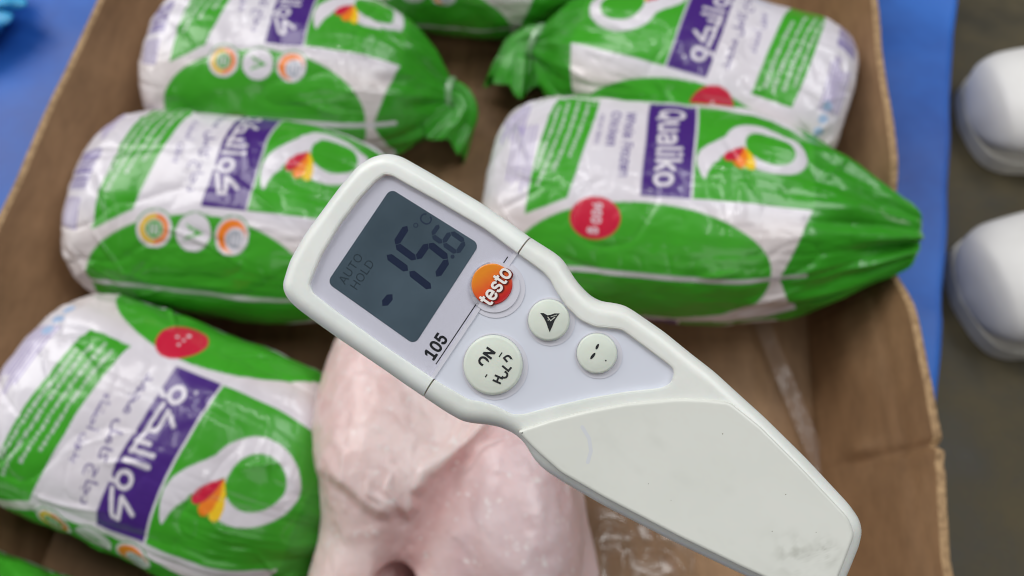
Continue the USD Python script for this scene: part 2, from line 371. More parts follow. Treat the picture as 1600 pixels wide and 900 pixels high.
AR_DRAWN = [[[155,-31,158,-22,165,-25,178,-25,183,-21,182,-12,172,5,179,12,186,2,195,-20,200,-25,212,-25,215,-23,216,-14,212,4,221,6,226,-12,226,-21,219,-32,210,-35,199,-35,189,-29,182,-34,166,-35]],[[208,-46,212,-43,216,-43,219,-46,219,-51,216,-54,212,-54,209,-51]],[[112,-56,110,-46,123,-44,133,-35,119,-34,113,-29,112,-17,115,-9,123,-1,135,-1,141,-7,145,-18,145,-30,142,-40,133,-50,122,-55],[122,-23,125,-25,135,-24,134,-15,130,-10,126,-10,123,-13]],[[41,-39,43,-20,45,-16,47,-16,53,-19,51,-37,57,-45,63,-47,82,-45,90,-33,90,-24,85,-6,94,-4,100,-21,100,-33,95,-46,89,-52,76,-57,58,-56,49,-52]],[[64,12,68,15,72,15,75,12,75,7,72,4,68,4,65,7]],[[-10,35,-10,39,-7,40,-10,45,-9,53,-3,57,3,57,3,51,-2,51,-4,47,0,42,7,43,8,38,-8,33]],[[-3,-35,-5,27,4,27,6,-35]],[[-177,-25,-179,34,-170,34,-167,-20,-163,-25,-151,-25,-146,-18,-143,-6,-135,-8,-135,-22,-133,-25,-123,-25,-121,-23,-116,-6,-108,-7,-107,-24,-96,-25,-92,-21,-91,1,-83,0,-80,-18,-74,-25,-53,-24,-33,-16,-46,-8,-62,-9,-63,1,-58,2,-44,1,-22,-10,-16,-10,-15,-19,-23,-20,-47,-32,-61,-35,-74,-35,-85,-28,-96,-35,-109,-34,-113,-30,-122,-35,-133,-35,-141,-30,-151,-35,-164,-35,-174,-31]],[[-112,16,-105,19,-102,12,-108,9]],[[-118,27,-115,30,-110,29,-110,21,-115,20]],[[-126,16,-119,19,-116,12,-122,9]],[[-226,-33,-216,-28,-222,-19,-222,-11,-218,-3,-207,2,-198,1,-199,-9,-209,-9,-212,-13,-212,-18,-206,-25,-193,-21,-190,-30,-222,-41,-224,-40]]]


def baked(data, height_mm, full):
    """Lettering given as rings of numbers, "full" units being height_mm."""
    s = height_mm / full
    return union_all([Polygon(np.array(g[0]).reshape(-1, 2) * s, [np.array(r).reshape(-1, 2) * s for r in g[1:]]).buffer(0) for g in data])


def to_uv(shape, u, v):
    """Text axes (x right, y up) to the bag: up is +u, right is +v."""
    return affinity.affine_transform(shape, [0, 1, 1, 0, u, v])


def disc(u, v, r):
    return Point(u, v).buffer(r, 24)


def q_mark(u0, v0):
    """The ring with a swept tail, and the petals at its foot."""
    ring = affinity.scale(Point(57, -4).buffer(18.5, 32), 1.06, 1.0)
    hole = affinity.scale(Point(58.6, -4.2).buffer(12.0, 24), 1.0, 1.0)
    tail = Polygon([(44, -14), (40, -10), (36.5, -6), (33, -2.5), (29.5, 1), (26.5, 5), (25, 10), (25.6, 15), (27.4, 20.5), (28.6, 22.5), (29.6, 18.5), (31.5, 14), (34.5, 10.5), (38, 7), (42, 3), (46, -1.5)]).buffer(0.6)
    white = union_all([ring.difference(hole), tail])
    gap = Polygon([(45.5, -2), (35, 9.5), (36, 16), (48.2, 17.5), (51, 12), (50, 3)])
    white = white.difference(gap)
    def petal(du, dv, w):
        L = math.hypot(du, dv); a = math.degrees(math.atan2(dv, du))
        e = Polygon([(0, 0), (L * .35, w * .75), (L * .7, w), (L * .93, w * .7), (L, 0), (L * .93, -w * .7), (L * .7, -w), (L * .35, -w * .75)])
        return affinity.translate(affinity.rotate(e, a, origin=(0, 0)), 46, -1.5)
    sh = lambda s: affinity.translate(s, u0, v0)
    return [(sh(white), WHITE), (sh(petal(3.6, 16.5, 3.0)), YELLOW), (sh(petal(-2.6, 16, 3.2)), ORANGE), (sh(petal(-8.5, 12.5, 3.0)), RED)]


def logo_strokes():
    """The word on the purple panel of the second face, drawn as strokes in (u, v) about the panel's middle."""
    B = np.array([[207, -340 / 1.0], [105, 615 / 1.0]])
    B = np.c_[np.array([207, 105]) / 23.0, np.array([-340, 615]) / 70.0]
    def uv(p):
        q = np.linalg.solve(B, (np.array(p, float) - np.array([425, 75])).T).T
        q[:, 1] -= 35
        return q
    lines = [[(390, 238), (332, 330), (338, 350), (366, 357), (388, 322), (412, 277), (426, 305), (441, 345)],
             [(334, 332), (268, 432)], [(285, 388), (345, 412)], [(268, 425), (366, 466)], [(243, 462), (348, 510)],
             [(180, 572), (166, 690), (192, 706), (206, 668), (221, 616), (240, 650), (260, 696)],
             [(402, 205), (378, 198), (374, 176)], [(196, 545), (176, 538), (172, 512)]]
    out = [LineString(uv(l)).buffer(0.98, 6) for l in lines]
    for c, r in (((447, 206), 35), ((238, 546), 34)):
        a = np.linspace(0, 2 * np.pi, 28)
        out.append(LineString(uv([(c[0] + r * np.cos(t), c[1] + r * np.sin(t)) for t in a])).buffer(0.98, 6))
    for c in ((240, 384), (252, 360), (268, 348)):
        q = uv([c])[0]; out.append(disc(q[0], q[1], 1.25))
    return union_all(out)


def design():
    """Layers from the bottom up: (shape in (u, v), colour)."""
    L = []
    R = np.random.default_rng(8)
    add = lambda s, c: L.append((s, c))
    for v0, arabic in ((0, False), (160, True)):
        # pale print near the closed end
        for k in range(7):
            add(sbox(-74 + k * 1.9, v0 - 34, -72.9 + k * 1.9, v0 - 6 + R.integers(0, 8)), LILAC)
        if arabic:
            for k in range(16):
                w = 0.5 + R.random() * 0.9
                add(sbox(-74, v0 + 8 + k * 1.55, -62, v0 + 8 + k * 1.55 + w), INK * 0.9 + 0.1)
            add(sbox(-74, v0 + 36, -63, v0 + 52), LILAC * 0.85)
            for k in range(6):
                add(sbox(-73 + k * 1.6, v0 + 37, -72.3 + k * 1.6, v0 + 51), WHITE)
            for k in range(3):
                add(disc(-66, v0 - 45 + k * 7, 2.6), PALE_BLUE)
        else:
            for k in range(5):
                add(sbox(-66 + k * 2.6, v0 - 8, -64.9 + k * 2.6, v0 + 38 - R.integers(0, 9)), LILAC * 0.9)
        # the green band with its small white lines
        band = [(-26, -36), (-26.5, -15), (-28.5, 6), (-31, 24), (-34, 39), (-54, 50), (-53.5, 30), (-51.5, 5), (-49.5, -18), (-48, -37)]
        add(Polygon([(u, v + v0) for u, v in band]), GREEN)
        for k, (du, a, b) in enumerate(((-31.5, -31, 14), (-36.5, -33, 22), (-41.5, -30, 31), (-45.8, -26, 24))):
            v = a
            while v < b:
                n = 1.0 + R.random() * 2.4
                c = du - 0.0022 * (v + 30) ** 2
                add(sbox(c - 0.55 - 0.5 * R.random(), v0 + v, c + 0.55 + 0.6 * R.random(), v0 + v + n), WHITE * 0.62 + GREEN * 0.38)
                v += n + 0.55
        # lettering, purple panel and green square with the mark
        add(sbox(23.0, v0 - 35, 80, v0 + 35), GREEN)
        add(sbox(22.6, v0 - 35, 23.8, v0 + 35), WHITE)
        add(sbox(0, v0 - 35, 22.8, v0 + 35), PURPLE)
        if arabic:
            s = logo_strokes(); add(affinity.translate(affinity.scale(s, 1.0, 0.92, origin=(11, 0)), 0, v0 - 1.5), WHITE)
            add(affinity.translate(disc(15.5, -27.5, 0.7), 0, v0), WHITE)
            add(to_uv(baked(AR_CHICKEN, 8.2, 96), -8.5, v0), INK * 0.8)
            add(to_uv(baked(AR_DRAWN, 6.0, 96), -18.5, v0), INK * 0.95)
        else:
            q = text_poly("Qualiko", 11.5, True); b = q.bounds
            add(to_uv(affinity.scale(q, 57.0 / (b[2] - b[0]), 1.0, origin=(0, 0)), 11.2, v0), WHITE)
            add(to_uv(text_poly("®", 1.6, False), 4.5, v0 + 31), WHITE)
            for t, h, u, wid in (("Whole Frozen", 5.0, -8.5, 47), ("Chicken", 5.0, -16.0, 28), ("without Giblets", 2.4, -23.0, 25)):
                q = text_poly(t, h, h > 3); b = q.bounds
                off = -23 if h > 3 else -20
                q = affinity.scale(q, wid / (b[2] - b[0]), 1.0, origin=(0, 0))
                add(to_uv(q, u, v0 + off + wid / 2), INK * 0.85)
        for s, c in q_mark(0, v0):
            add(s, c)
        # green hills on both sides of the seams, icons and the weight disc
        for side in (1, -1):
            a = np.linspace(0, np.pi, 60)
            hu = 2 + 60 * np.sign(np.cos(a)) * np.abs(np.cos(a)) ** 1.05
            hv = 78.5 - 40 * np.sin(a) ** 0.85
            add(Polygon([(u, v0 + side * v) for u, v in zip(hu, hv)]), GREEN)
        c = (-20, v0 + 49) if not arabic else (-8, v0 - 49)
        add(disc(*c, 12.0), RED)
        if not arabic:
            q = text_poly("900 g", 4.6, True)
            add(to_uv(q, c[0], c[1]), WHITE)
        else:
            for k, r in ((-4.5, 1.0), (-0.5, 0.7), (3.2, 0.7)):
                add(disc(c[0] + 0.5, c[1] + k, r), WHITE)
            add(disc(c[0] - 3.5, c[1] - 1, 0.8), WHITE)
        if arabic:
            for k, u in enumerate((-22, -2, 18)):
                vv = v0 + 47
                add(disc(u, vv, 9.6), GREEN * 0.8); add(disc(u, vv, 8.9), WHITE)
                if k == 0:
                    add(disc(u, vv, 7.2), ORANGE); add(disc(u, vv, 7.2).intersection(sbox(u - 9, vv - 9, u, vv + 9)), YELLOW * 0.9)
                    add(disc(u, vv, 4.8), WHITE); add(disc(u, vv, 4.2), GREEN)
                    for d in (-1.8, 0, 1.8):
                        add(sbox(u + d - .5, vv - 2.6, u + d + .5, vv + 2.6), WHITE)
                elif k == 1:
                    add(Polygon([(u - 5.0, vv + 4.2), (u + 5.4, vv), (u - 5.0, vv - 4.2), (u - 2.2, vv - 1.4), (u - 1.0, vv), (u - 2.2, vv + 1.4)]), GREEN)
                    add(Polygon([(u - 1.0, vv - 2), (u + 1, vv + 0.2), (u - 1.6, vv + 1.8)]), WHITE)
                else:
                    add(disc(u, vv, 7.6).difference(disc(u + 2.0, vv + 1.6, 5.7)), ORANGE)
                    add(disc(u + 1.6, vv + 1.4, 4.2), lin(170, 178, 190))
                    for d in (-1.6, 0.6, 2.6):
                        add(sbox(u + 1.6 + d - .5, vv - 1.2, u + 1.6 + d + .5, vv + 4), WHITE)
    return L


DESIGN = [(p, np.array(c)) for s, c in design() for p in polys(s)]
for _p, _c in DESIGN:
    prepare(_p)


def paint(u, v, drop=None):
    """The design's colour at u, v (mm); v wraps at 320."""
    shape = u.shape
    u, v = u.ravel(), (v.ravel() + 80) % 320 - 80
    col = np.tile(WHITE, (len(u), 1))
    dpan = np.minimum(np.abs((v + 80) % 160 - 80) - 35, 45)
    side = np.clip((dpan - 2) / 14, 0, 1)[:, None]
    col = col * (1 - side) + side * lin(223, 215, 215)
    col[u > 79 - 13 * np.clip(dpan / 45, 0, 1)] = GREEN * np.array([0.74, 0.84, 0.76])  # neck green darkened: shade and doubled film of the gathers painted in
    order = np.argsort(u, kind="stable"); us = u[order]
    for p, c in DESIGN:
        b = p.bounds
        if drop and math.hypot((b[0] + b[2]) / 2 - drop[0], (b[1] + b[3]) / 2 - drop[1]) < drop[2]:
            continue
        i0, i1 = np.searchsorted(us, [b[0], b[2]])
        idx = order[i0:i1]
        for shift in (0, 320, -320):
            vv = v[idx] + shift
            k = idx[(vv >= b[1]) & (vv <= b[3])]
            if len(k):
                k = k[contains_xy(p, u[k], v[k] + shift)]
                col[k] = c
    # the pale seam strips stay white over the hills
    seam = ((np.abs(v - 80.0) < 1.7) | (np.abs(v - 240) < 1.7) | (np.abs(v + 80) < 1.7)) & (u < 79)
    col[seam] = WHITE * 0.93
    return col.reshape(*shape, 3)


# ------------------------------------------------------------------ the chicken bags
BUTT = [(-82, 0.02), (-81.7, 0.30), (-80.6, 0.53), (-77.5, 0.72), (-71, 0.87), (-62, 0.955), (-50, 0.99), (-38, 1.0)]
SHAPES = {
    "tied": BUTT + [(22, 1.0), (46, 0.97), (66, 0.88), (82, 0.72), (95, 0.48), (103, 0.30), (108, 0.21), (113, 0.22), (120, 0.30), (130, 0.40), (140, 0.46)],
    "tucked": BUTT + [(22, 1.0), (45, 0.98), (62, 0.90), (78, 0.80), (100, 0.61), (118, 0.42), (128, 0.31), (135, 0.22), (138, 0.03)],
    "short": BUTT + [(25, 1.0), (50, 0.98), (66, 0.90), (80, 0.76), (92, 0.56), (100, 0.36), (105, 0.18), (107, 0.03)],
}


def make_bag(label, pos, yaw, pitch, size, turn, face, shape, seed, step=0.62, across=330, half=58.0, high=84.0, wrap=320.0, curl=2.2, hang=(-0.80, -0.60), pale_patch=None, drop=None):
    prof = PchipInterpolator(*np.array(SHAPES[shape]).T)
    u1 = SHAPES[shape][-1][0]
    u = np.arange(-82, u1 + 1e-6, step)
    # denser on the upper side
    na, nb = int(across * 0.8), int(across * 0.2)
    psi = np.r_[np.linspace(-np.pi, -2.0, nb // 2, endpoint=False), np.linspace(-2.0, 2.0, na, endpoint=False), np.linspace(2.0, np.pi, nb // 2, endpoint=False)]
    U, PS = np.meshgrid(u, psi, indexing="ij")
    vtop = face + turn
    V = PS * wrap / (2 * np.pi) + vtop

    def surface(U, PS):
        p = prof(U)
        n = 2.3
        s, c = np.sin(PS), np.cos(PS)
        r = (np.abs(s) ** n + np.abs(c) ** n) ** (-1 / n)
        neck = {"tied": 108, "tucked": 150, "short": 150}[shape]
        k = np.clip((U - 34) / 62, 0, 1) ** 1.4 * (1 if shape == "tied" else 0.75)
        # gathers of the film towards the neck
        # broad, uneven pleats: they swing round as they run, so none repeats
        swing = 0.55 * np.sin(U * 0.045 + seed) + 0.35 * np.sin(U * 0.09 + 2 * seed)
        pl = (np.abs(np.sin(3.5 * PS + seed + swing)) - 0.6) * 0.55 + 0.30 * np.sin(11 * PS + 2 * seed + 2 * swing) * np.sin(2.0 * PS + seed) + 0.20 * np.sin(17 * PS + 3.1 * seed - swing) * np.cos(3 * PS - seed)
        calm = 0.45 + 0.55 * (1 - np.exp(-((U - 20) / 45.0) ** 2))
        amp = 7.5 * k * calm * np.clip(p * 2.2, 0.12, 1) * (1 + 0.2 * np.clip((U - neck) / 12, 0, 1))
        bumps = 5.0 * fb(U / 40, s * 1.5 + seed, c * 1.5, 3, seed) * np.clip(p * 1.5, 0, 1)
        bumps += 1.2 * fb(U / 14, s * 4 + seed, c * 4, 3, seed + 40) * np.clip(p * 2, 0, 1)
        crease = -0.9 * ridge(U / 30 + 0.8 * s, s * 2.4 + seed, c * 2.4, seed + 3, 10) - 0.35 * ridge(U / 11 - 1.2 * s, s * 5 + seed, c * 5, seed + 9, 9)
        crease += -0.6 * ridge(U / 60 + seed, s * 9, c * 9, seed + 15, 8) * np.clip((U + 5) / 50, 0, 1)
        crease *= np.clip(p * 2.5, 0, 1) * (0.75 + 0.5 * np.clip((-45 - U) / 30, 0, 1))
        # long straight tension creases of the film
        ang = (PS + np.pi) % (2 * np.pi) - np.pi
        rg = np.random.default_rng(seed * 7 + 1)
        for _ in range(52):
            near_end = rg.random() < 0.55
            u0 = rg.uniform(-80, -48) if near_end else rg.uniform(-40, 96)
            p0 = rg.uniform(-1.9, 1.9)
            th = rg.normal(0, 0.5) if not near_end else rg.uniform(-1.2, 1.2)
            ln, wd, hh = rg.uniform(10, 30), rg.uniform(0.9, 2.2), rg.uniform(0.7, 2.4) * (1 if rg.random() < 0.6 else -1)
            du, dp = U - u0, (ang - p0) * 50
            al, ac = du * math.cos(th) + dp * math.sin(th), -du * math.sin(th) + dp * math.cos(th)
            ac = ac + 0.004 * al * al * rg.normal()
            sel = np.clip(1 - (al / ln) ** 2, 0, 1) ** 1.5
            crease = crease + hh * sel * (np.exp(-np.abs(ac) / wd) - 0.45 * np.exp(-np.abs(ac) / (3 * wd))) * np.clip(p * 2.5, 0, 1)
        pl = np.where(U > neck, pl * 0.8, pl)
        if shape == "tucked":
            # slack folds on the near side, drawn together at the closed nose
            sl = np.clip((ang - 0.15) / 0.35, 0, 1) * np.clip((U - 52) / 45, 0, 1) * np.clip(p * 3, 0, 1)
            crease = crease + sl * (5.5 * (np.abs(np.sin(5.5 * ang + 0.012 * U + seed)) - 0.6) + 1.6 * np.sin(17 * ang - 0.02 * U))
        d = bumps + crease + amp * pl
        a, b = half * p, high / 2 * p ** 0.8
        y = -(a + d * np.abs(s) ** .5 * np.sign(a)) * r * s
        z = (b + d) * r * c
        zc = high / 2 * (0.88 + 0.12 * np.minimum(p, 1)) - (np.clip((U - 20) / 90, 0, 1) ** 2) * high * (0.13 if shape == "tied" else 0.20 if shape == "short" else 0.03)
        # the free end of the tied film droops and leans
        f = np.clip((U - neck) / 24, 0, 1)
        x = U + 1.5 * fb(U / 25, s * 2 + seed, c * 2, 2, seed + 5) - 7 * f * (np.sin(3 * PS + seed) * 0.5 + 0.3 * np.sin(7 * PS)) + np.where(U < -70, 2.6 * fb(s * 2.3 + seed, c * 2.3, 0.0, 3, seed + 8), 0)
        z = z + zc
        if shape == "tied":
            # past the tie the free film folds over and hangs down
            over = np.maximum(x - neck, 0)
            bend = np.clip(over / 13, 0, 1) * curl
            zn = zc
            off = z - zn
            ax_, az_ = np.where(over > 0, 13 / curl * np.sin(bend) + np.maximum(over - 13, 0) * math.cos(curl), 0), np.where(over > 0, -13 / curl * (1 - np.cos(bend)) - np.maximum(over - 13, 0) * math.sin(curl), 0)
            by, bz = hang
            cb, cn = y * by + off * bz, -y * bz + off * by
            x = np.where(over > 0, neck + ax_ - cb * np.sin(bend) * 0.8, x)
            bb = -az_ + cb * np.cos(bend)
            z = np.where(over > 0, zn + bb * bz + cn * by, z)
            y = np.where(over > 0, bb * by - cn * bz, y)
        z = np.maximum(z, -1 + 0 * z)
        return np.stack([x, y, z], -1)

    P = surface(U, PS) * size / 1000
    # colours: the design averaged over a 2 x 2 pattern round each vertex
    dv = wrap / (2 * np.pi) * 4.0 / na
    col = 0
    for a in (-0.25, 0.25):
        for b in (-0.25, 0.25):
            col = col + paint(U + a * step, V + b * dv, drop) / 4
    if pale_patch:  # irregular pale patch mixed over the print
        w = np.clip(1.25 - np.hypot((U - pale_patch[0]) / pale_patch[2], (PS - pale_patch[1]) * 45 / pale_patch[3]), 0, 1) * np.clip(fb(U * 0.16, PS * 8, 1.0, 4, seed) * 7 + 0.3, 0, 1)
        col = col * (1 - w[..., None]) + w[..., None] * lin(214, 226, 206)
    cp, sp = math.cos(pitch), math.sin(pitch)
    X = P[..., 0] * cp - P[..., 2] * sp; Z = P[..., 0] * sp + P[..., 2] * cp
    P = np.stack([X, P[..., 1], Z], -1)
    bag = thing("chicken_bag", label, "bag", "frozen chicken bags in the box",
                matrix=Gf.Matrix4d(math.cos(yaw), math.sin(yaw), 0, 0, -math.sin(yaw), math.cos(yaw), 0, 0, 0, 0, 1, 0, *pos, 1))
    v, f = grid_mesh(P, close_v=True)
    f = f[:, ::-1]
    n, m = P.shape[:2]
    caps = [np.stack([np.full(m, len(v)), np.arange(m), (np.arange(m) + 1) % m], 1)]
    v = np.vstack([v, P[0].mean(0)]); cc = np.vstack([col.reshape(-1, 3), col[0].mean(0)])
    if shape != "tied":
        caps.append(np.stack([np.full(m, len(v)), (np.arange(m) + 1) % m + (n - 1) * m, np.arange(m) + (n - 1) * m], 1))
        v = np.vstack([v, P[-1].mean(0)]); cc = np.vstack([cc, col[-1].mean(0)])
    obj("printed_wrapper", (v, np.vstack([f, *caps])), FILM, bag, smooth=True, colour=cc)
    if shape == "tied":
        # the white tie round the neck
        i = int(np.argmin(np.abs(u - 108)))
        c = P[i].mean(0); rad = np.linalg.norm(P[i] - c, axis=1).mean() + 0.0002
        ang = np.linspace(0, 2 * np.pi, 40, endpoint=False)
        ring = []
        for q in np.linspace(0, 2 * np.pi, 10, endpoint=False):
            rr = rad + 0.0010 * np.cos(q)
            ring.append(np.stack([c[0] + 0.0022 * np.sin(q) + 0.0008 * np.sin(2 * ang), c[1] + rr * np.sin(ang), c[2] + rr * np.cos(ang)], -1))
        ring = np.array(ring + ring[:1])
        vv, ff = grid_mesh(ring, close_v=True)
        tie = trimesh.Trimesh(vv, ff, process=False)
        obj("neck_tie", tie, TIE, bag, smooth=True)
    return bag


TIE = look("clear_tie", lin(150, 196, 146), 0.2, transmission_weight=0.35)
make_bag("chicken bag right of the thermometer display, showing Qualiko and a red 900 g disc", (0.0735, 0.0512, 0.0085), -0.1600, 0.120, 1.0074, 14.3, 0, "tucked", 3, 0.55, 380, half=60.0, wrap=420.0, pale_patch=(122, 0.12, 9.0, 5.0), drop=(-8, 111, 13))
make_bag("chicken bag at the lower left with Arabic lettering, left of the bare pink chicken", (-0.1605, -0.0689, 0.0044), -0.3606, -0.0679, 0.9389, -11.3, 160, "short", 7, 0.55, 380)
make_bag("chicken bag at mid left, partly behind the thermometer's display head, showing three round icons", (-0.1489, 0.0512, 0.0044), -0.1009, -0.0132, 0.951, 18.3, 160, "tied", 12)
make_bag("chicken bag at the upper left with its tied green neck pointing right", (-0.1362, 0.1519, 0.0044), -0.066, -0.0327, 0.9127, 23.0, 160, "tied", 21)
make_bag("chicken bag at the upper right lying the other way round, its tied neck pointing left", (0.1128, 0.1437, 0.0045), 2.774, 0.0148, 0.9707, -6.4, 160, "tied", 33, hang=(0.72, -0.69), curl=1.7)
make_bag("shaded dark green chicken bag at the top centre, between the two upper bags' necks", (-0.052, 0.25, 0.0045), -0.12, 0.0, 0.93, -12.0, 160, "tied", 44, 0.9, 220)
make_bag("chicken bag cut off by the bottom left corner, below the lower left bag", (-0.222, -0.178, 0.0045), -0.30, 0.0, 0.94, 4.0, 0, "short", 52, 0.9, 220)

# ------------------------------------------------------------------ the bare frozen chicken
def smin(a, b, k):
    h = np.clip(0.5 + 0.5 * (b - a) / k, 0, 1)
    return b * (1 - h) + a * h - k * h * (1 - h)


def ell(P, c, r, rz=0.0):
    q = P - np.array(c)
    cs, sn = math.cos(rz), math.sin(rz)
    q = np.stack([q[..., 0] * cs + q[..., 1] * sn, -q[..., 0] * sn + q[..., 1] * cs, q[..., 2]], -1)
    r = np.array(r)
    k0 = np.linalg.norm(q / r, axis=-1); k1 = np.linalg.norm(q / r ** 2, axis=-1)
    return k0 * (k0 - 1.0) / np.maximum(k1, 1e-9)


def capsule(P, a, b, r0, r1):
    a, b = np.array(a), np.array(b)
    t = np.clip(((P - a) @ (b - a)) / ((b - a) @ (b - a)), 0, 1)
    return np.linalg.norm(P - a - t[..., None] * (b - a), axis=-1) - (r0 + (r1 - r0) * t)


def carcass(P):
    d = ell(P, (-0.030, -0.078, 0.040), (0.050, 0.092, 0.040))
    d = smin(d, ell(P, (-0.0575, -0.074, 0.052), (0.031, 0.062, 0.042), 0.10), 0.014)
    d = smin(d, ell(P, (-0.030, -0.028, 0.048), (0.046, 0.044, 0.042)), 0.018)
    d = smin(d, ell(P, (0.001, -0.104, 0.050), (0.0285, 0.056, 0.040), 0.12), 0.008)
    d = smin(d, ell(P, (-0.062, -0.132, 0.040), (0.026, 0.040, 0.032), -0.2), 0.010)
    d = smin(d, capsule(P, (0.004, -0.060, 0.052), (0.024, -0.128, 0.026), 0.020, 0.016), 0.010)
    # the cavity, and the furrow that leads to it
    d = -smin(-d, ell(P, (-0.0485, -0.138, 0.054), (0.0135, 0.016, 0.018)), 0.006)
    d = -smin(-d, capsule(P, (-0.028, -0.098, 0.102), (-0.043, -0.132, 0.080), 0.0085, 0.009), 0.009)
    return d


def make_chicken():
    nt, npsi = 300, 560
    th = np.linspace(0.02, np.pi - 0.02, nt); ph = np.linspace(0, 2 * np.pi, npsi, endpoint=False)
    T, Q = np.meshgrid(th, ph, indexing="ij")
    D = np.stack([np.sin(T) * np.cos(Q), np.sin(T) * np.sin(Q), np.cos(T)], -1)
    o = np.array([-0.028, -0.082, 0.034])
    r = np.zeros(T.shape); hi = np.full(T.shape, 0.14)
    # first crossing from outside, then bisection
    for rr in np.linspace(0.004, 0.14, 70):
        inside = carcass(o + D * rr) < 0
        r = np.where(inside, rr, r)
    lo = r.copy(); hi = r + 0.14 / 69
    for _ in range(12):
        mid = (lo + hi) / 2
        ins = carcass(o + D * mid[..., None]) < 0
        lo = np.where(ins, mid, lo); hi = np.where(ins, hi, mid)
    P = o + D * lo[..., None]
    x, y, z = P[..., 0], P[..., 1], P[..., 2]
    up = np.clip((z - 0.045) / 0.03, 0, 1)
    # the torn edge of the skin over the left breast: a ledge that ends in a small tip
    flap = Polygon([(-0.10, -0.086), (-0.086, -0.0905), (-0.076, -0.095), (-0.067, -0.1015), (-0.059, -0.1085), (-0.0535, -0.112), (-0.049, -0.1125), (-0.0455, -0.110), (-0.0415, -0.1115), (-0.0385, -0.1085), (-0.0395, -0.104), (-0.035, -0.1005), (-0.0325, -0.0965), (-0.0285, -0.0935), (-0.022, -0.086), (-0.013, -0.078), (0.0, -0.06), (0.0, 0.03), (-0.12, 0.03)])
    from shapely import distance, points
    pts = points(x.ravel(), y.ravel())
    dist = distance(flap.exterior, pts).reshape(x.shape) * np.where(contains_xy(flap, x.ravel(), y.ravel()).reshape(x.shape), 1, -1)
    ledge = 0.0052 * (0.5 + 0.5 * np.tanh(dist / 0.0010)) * np.exp(-np.maximum(dist, 0) / 0.020)
    # loose folds of skin running into the furrow
    fold = 0
    for a, b, hgt, wd in (((-0.008, -0.071), (-0.0335, -0.099), 0.0030, 0.0026), ((-0.016, -0.070), (-0.040, -0.1035), 0.0022, 0.0022), ((-0.003, -0.078), (-0.024, -0.094), 0.0018, 0.0020), ((-0.058, -0.096), (-0.050, -0.111), 0.0014, 0.0016), ((-0.050, -0.093), (-0.045, -0.110), 0.0013, 0.0015), ((-0.071, -0.080), (-0.064, -0.103), 0.0007, 0.0018)):
        a, b = np.array(a), np.array(b)
        t = np.clip(((np.stack([x, y], -1) - a) @ (b - a)) / ((b - a) @ (b - a)), 0, 1)
        wob = 0.0012 * np.sin(t * 9 + a[0] * 700)
        q = np.stack([x, y], -1) - a - t[..., None] * (b - a)
        nrm = np.array([-(b - a)[1], (b - a)[0]]) / np.linalg.norm(b - a)
        fold = fold + hgt * np.exp(-((np.linalg.norm(q, axis=-1) + wob * np.sign(q @ nrm)) / wd) ** 2) * np.sin(np.pi * np.clip(t * 0.9 + 0.08, 0, 1))
    rough = 0.0034 * fb(x * 32, y * 32, z * 32, 3, 61) + 0.0016 * fb(x * 85, y * 85, z * 85, 3, 62) + 0.0007 * fb(x * 170, y * 170, z * 170, 3, 63)
    n = D
    P = P + n * (rough + up * fold)[..., None]
    P[..., 2] += up * ledge
    P[..., 2] = np.maximum(P[..., 2], 0.004)
    # colour of the skin and flesh
    pale, pink, grey, deep = lin(232, 212, 209), lin(221, 184, 184), lin(212, 192, 197), lin(120, 52, 46)
    k = np.clip(fb(x * 26, y * 26, z * 26, 4, 71) * 2.2 + 0.5, 0, 1)[..., None]
    c = pale * (1 - 0.5 * k) + pink * 0.5 * k
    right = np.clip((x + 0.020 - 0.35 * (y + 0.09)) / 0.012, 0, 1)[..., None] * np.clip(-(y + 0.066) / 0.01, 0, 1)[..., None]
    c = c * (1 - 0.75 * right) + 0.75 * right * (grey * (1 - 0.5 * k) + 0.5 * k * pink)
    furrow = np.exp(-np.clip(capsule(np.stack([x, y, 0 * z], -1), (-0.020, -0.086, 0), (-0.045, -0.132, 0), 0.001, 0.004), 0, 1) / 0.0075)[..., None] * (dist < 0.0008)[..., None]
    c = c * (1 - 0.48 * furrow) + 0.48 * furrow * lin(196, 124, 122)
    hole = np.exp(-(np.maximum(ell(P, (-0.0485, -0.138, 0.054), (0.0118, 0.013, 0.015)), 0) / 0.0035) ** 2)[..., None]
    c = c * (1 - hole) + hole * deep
    blood = np.clip((fb(x * 60, y * 60, z * 60, 3, 75) - 0.13) * 6, 0, 1)[..., None] * np.exp(-((x + 0.085) / 0.012) ** 2 - ((y + 0.045) / 0.02) ** 2)[..., None]
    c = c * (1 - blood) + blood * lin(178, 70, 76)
    v, f = grid_mesh(P, close_v=True)
    m = P.shape[1]; nn = P.shape[0]
    f = f[:, ::-1] * 1
    v = np.vstack([v, P[0].mean(0), P[-1].mean(0)]); cc = np.vstack([c.reshape(-1, 3), c[0].mean(0), c[-1].mean(0)])
    j = np.arange(m); jn = (j + 1) % m
    caps = np.vstack([np.stack([np.full(m, len(v) - 2), j, jn], 1), np.stack([np.full(m, len(v) - 1), (nn - 1) * m + jn, (nn - 1) * m + j], 1)])
    tm = trimesh.Trimesh(v, np.vstack([f, caps]), process=False)
    if tm.volume < 0:
        tm.invert()
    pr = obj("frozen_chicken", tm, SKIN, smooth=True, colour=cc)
    tag(pr, "bare pink frozen chicken without its bag, under the white thermometer", "chicken")


make_chicken()

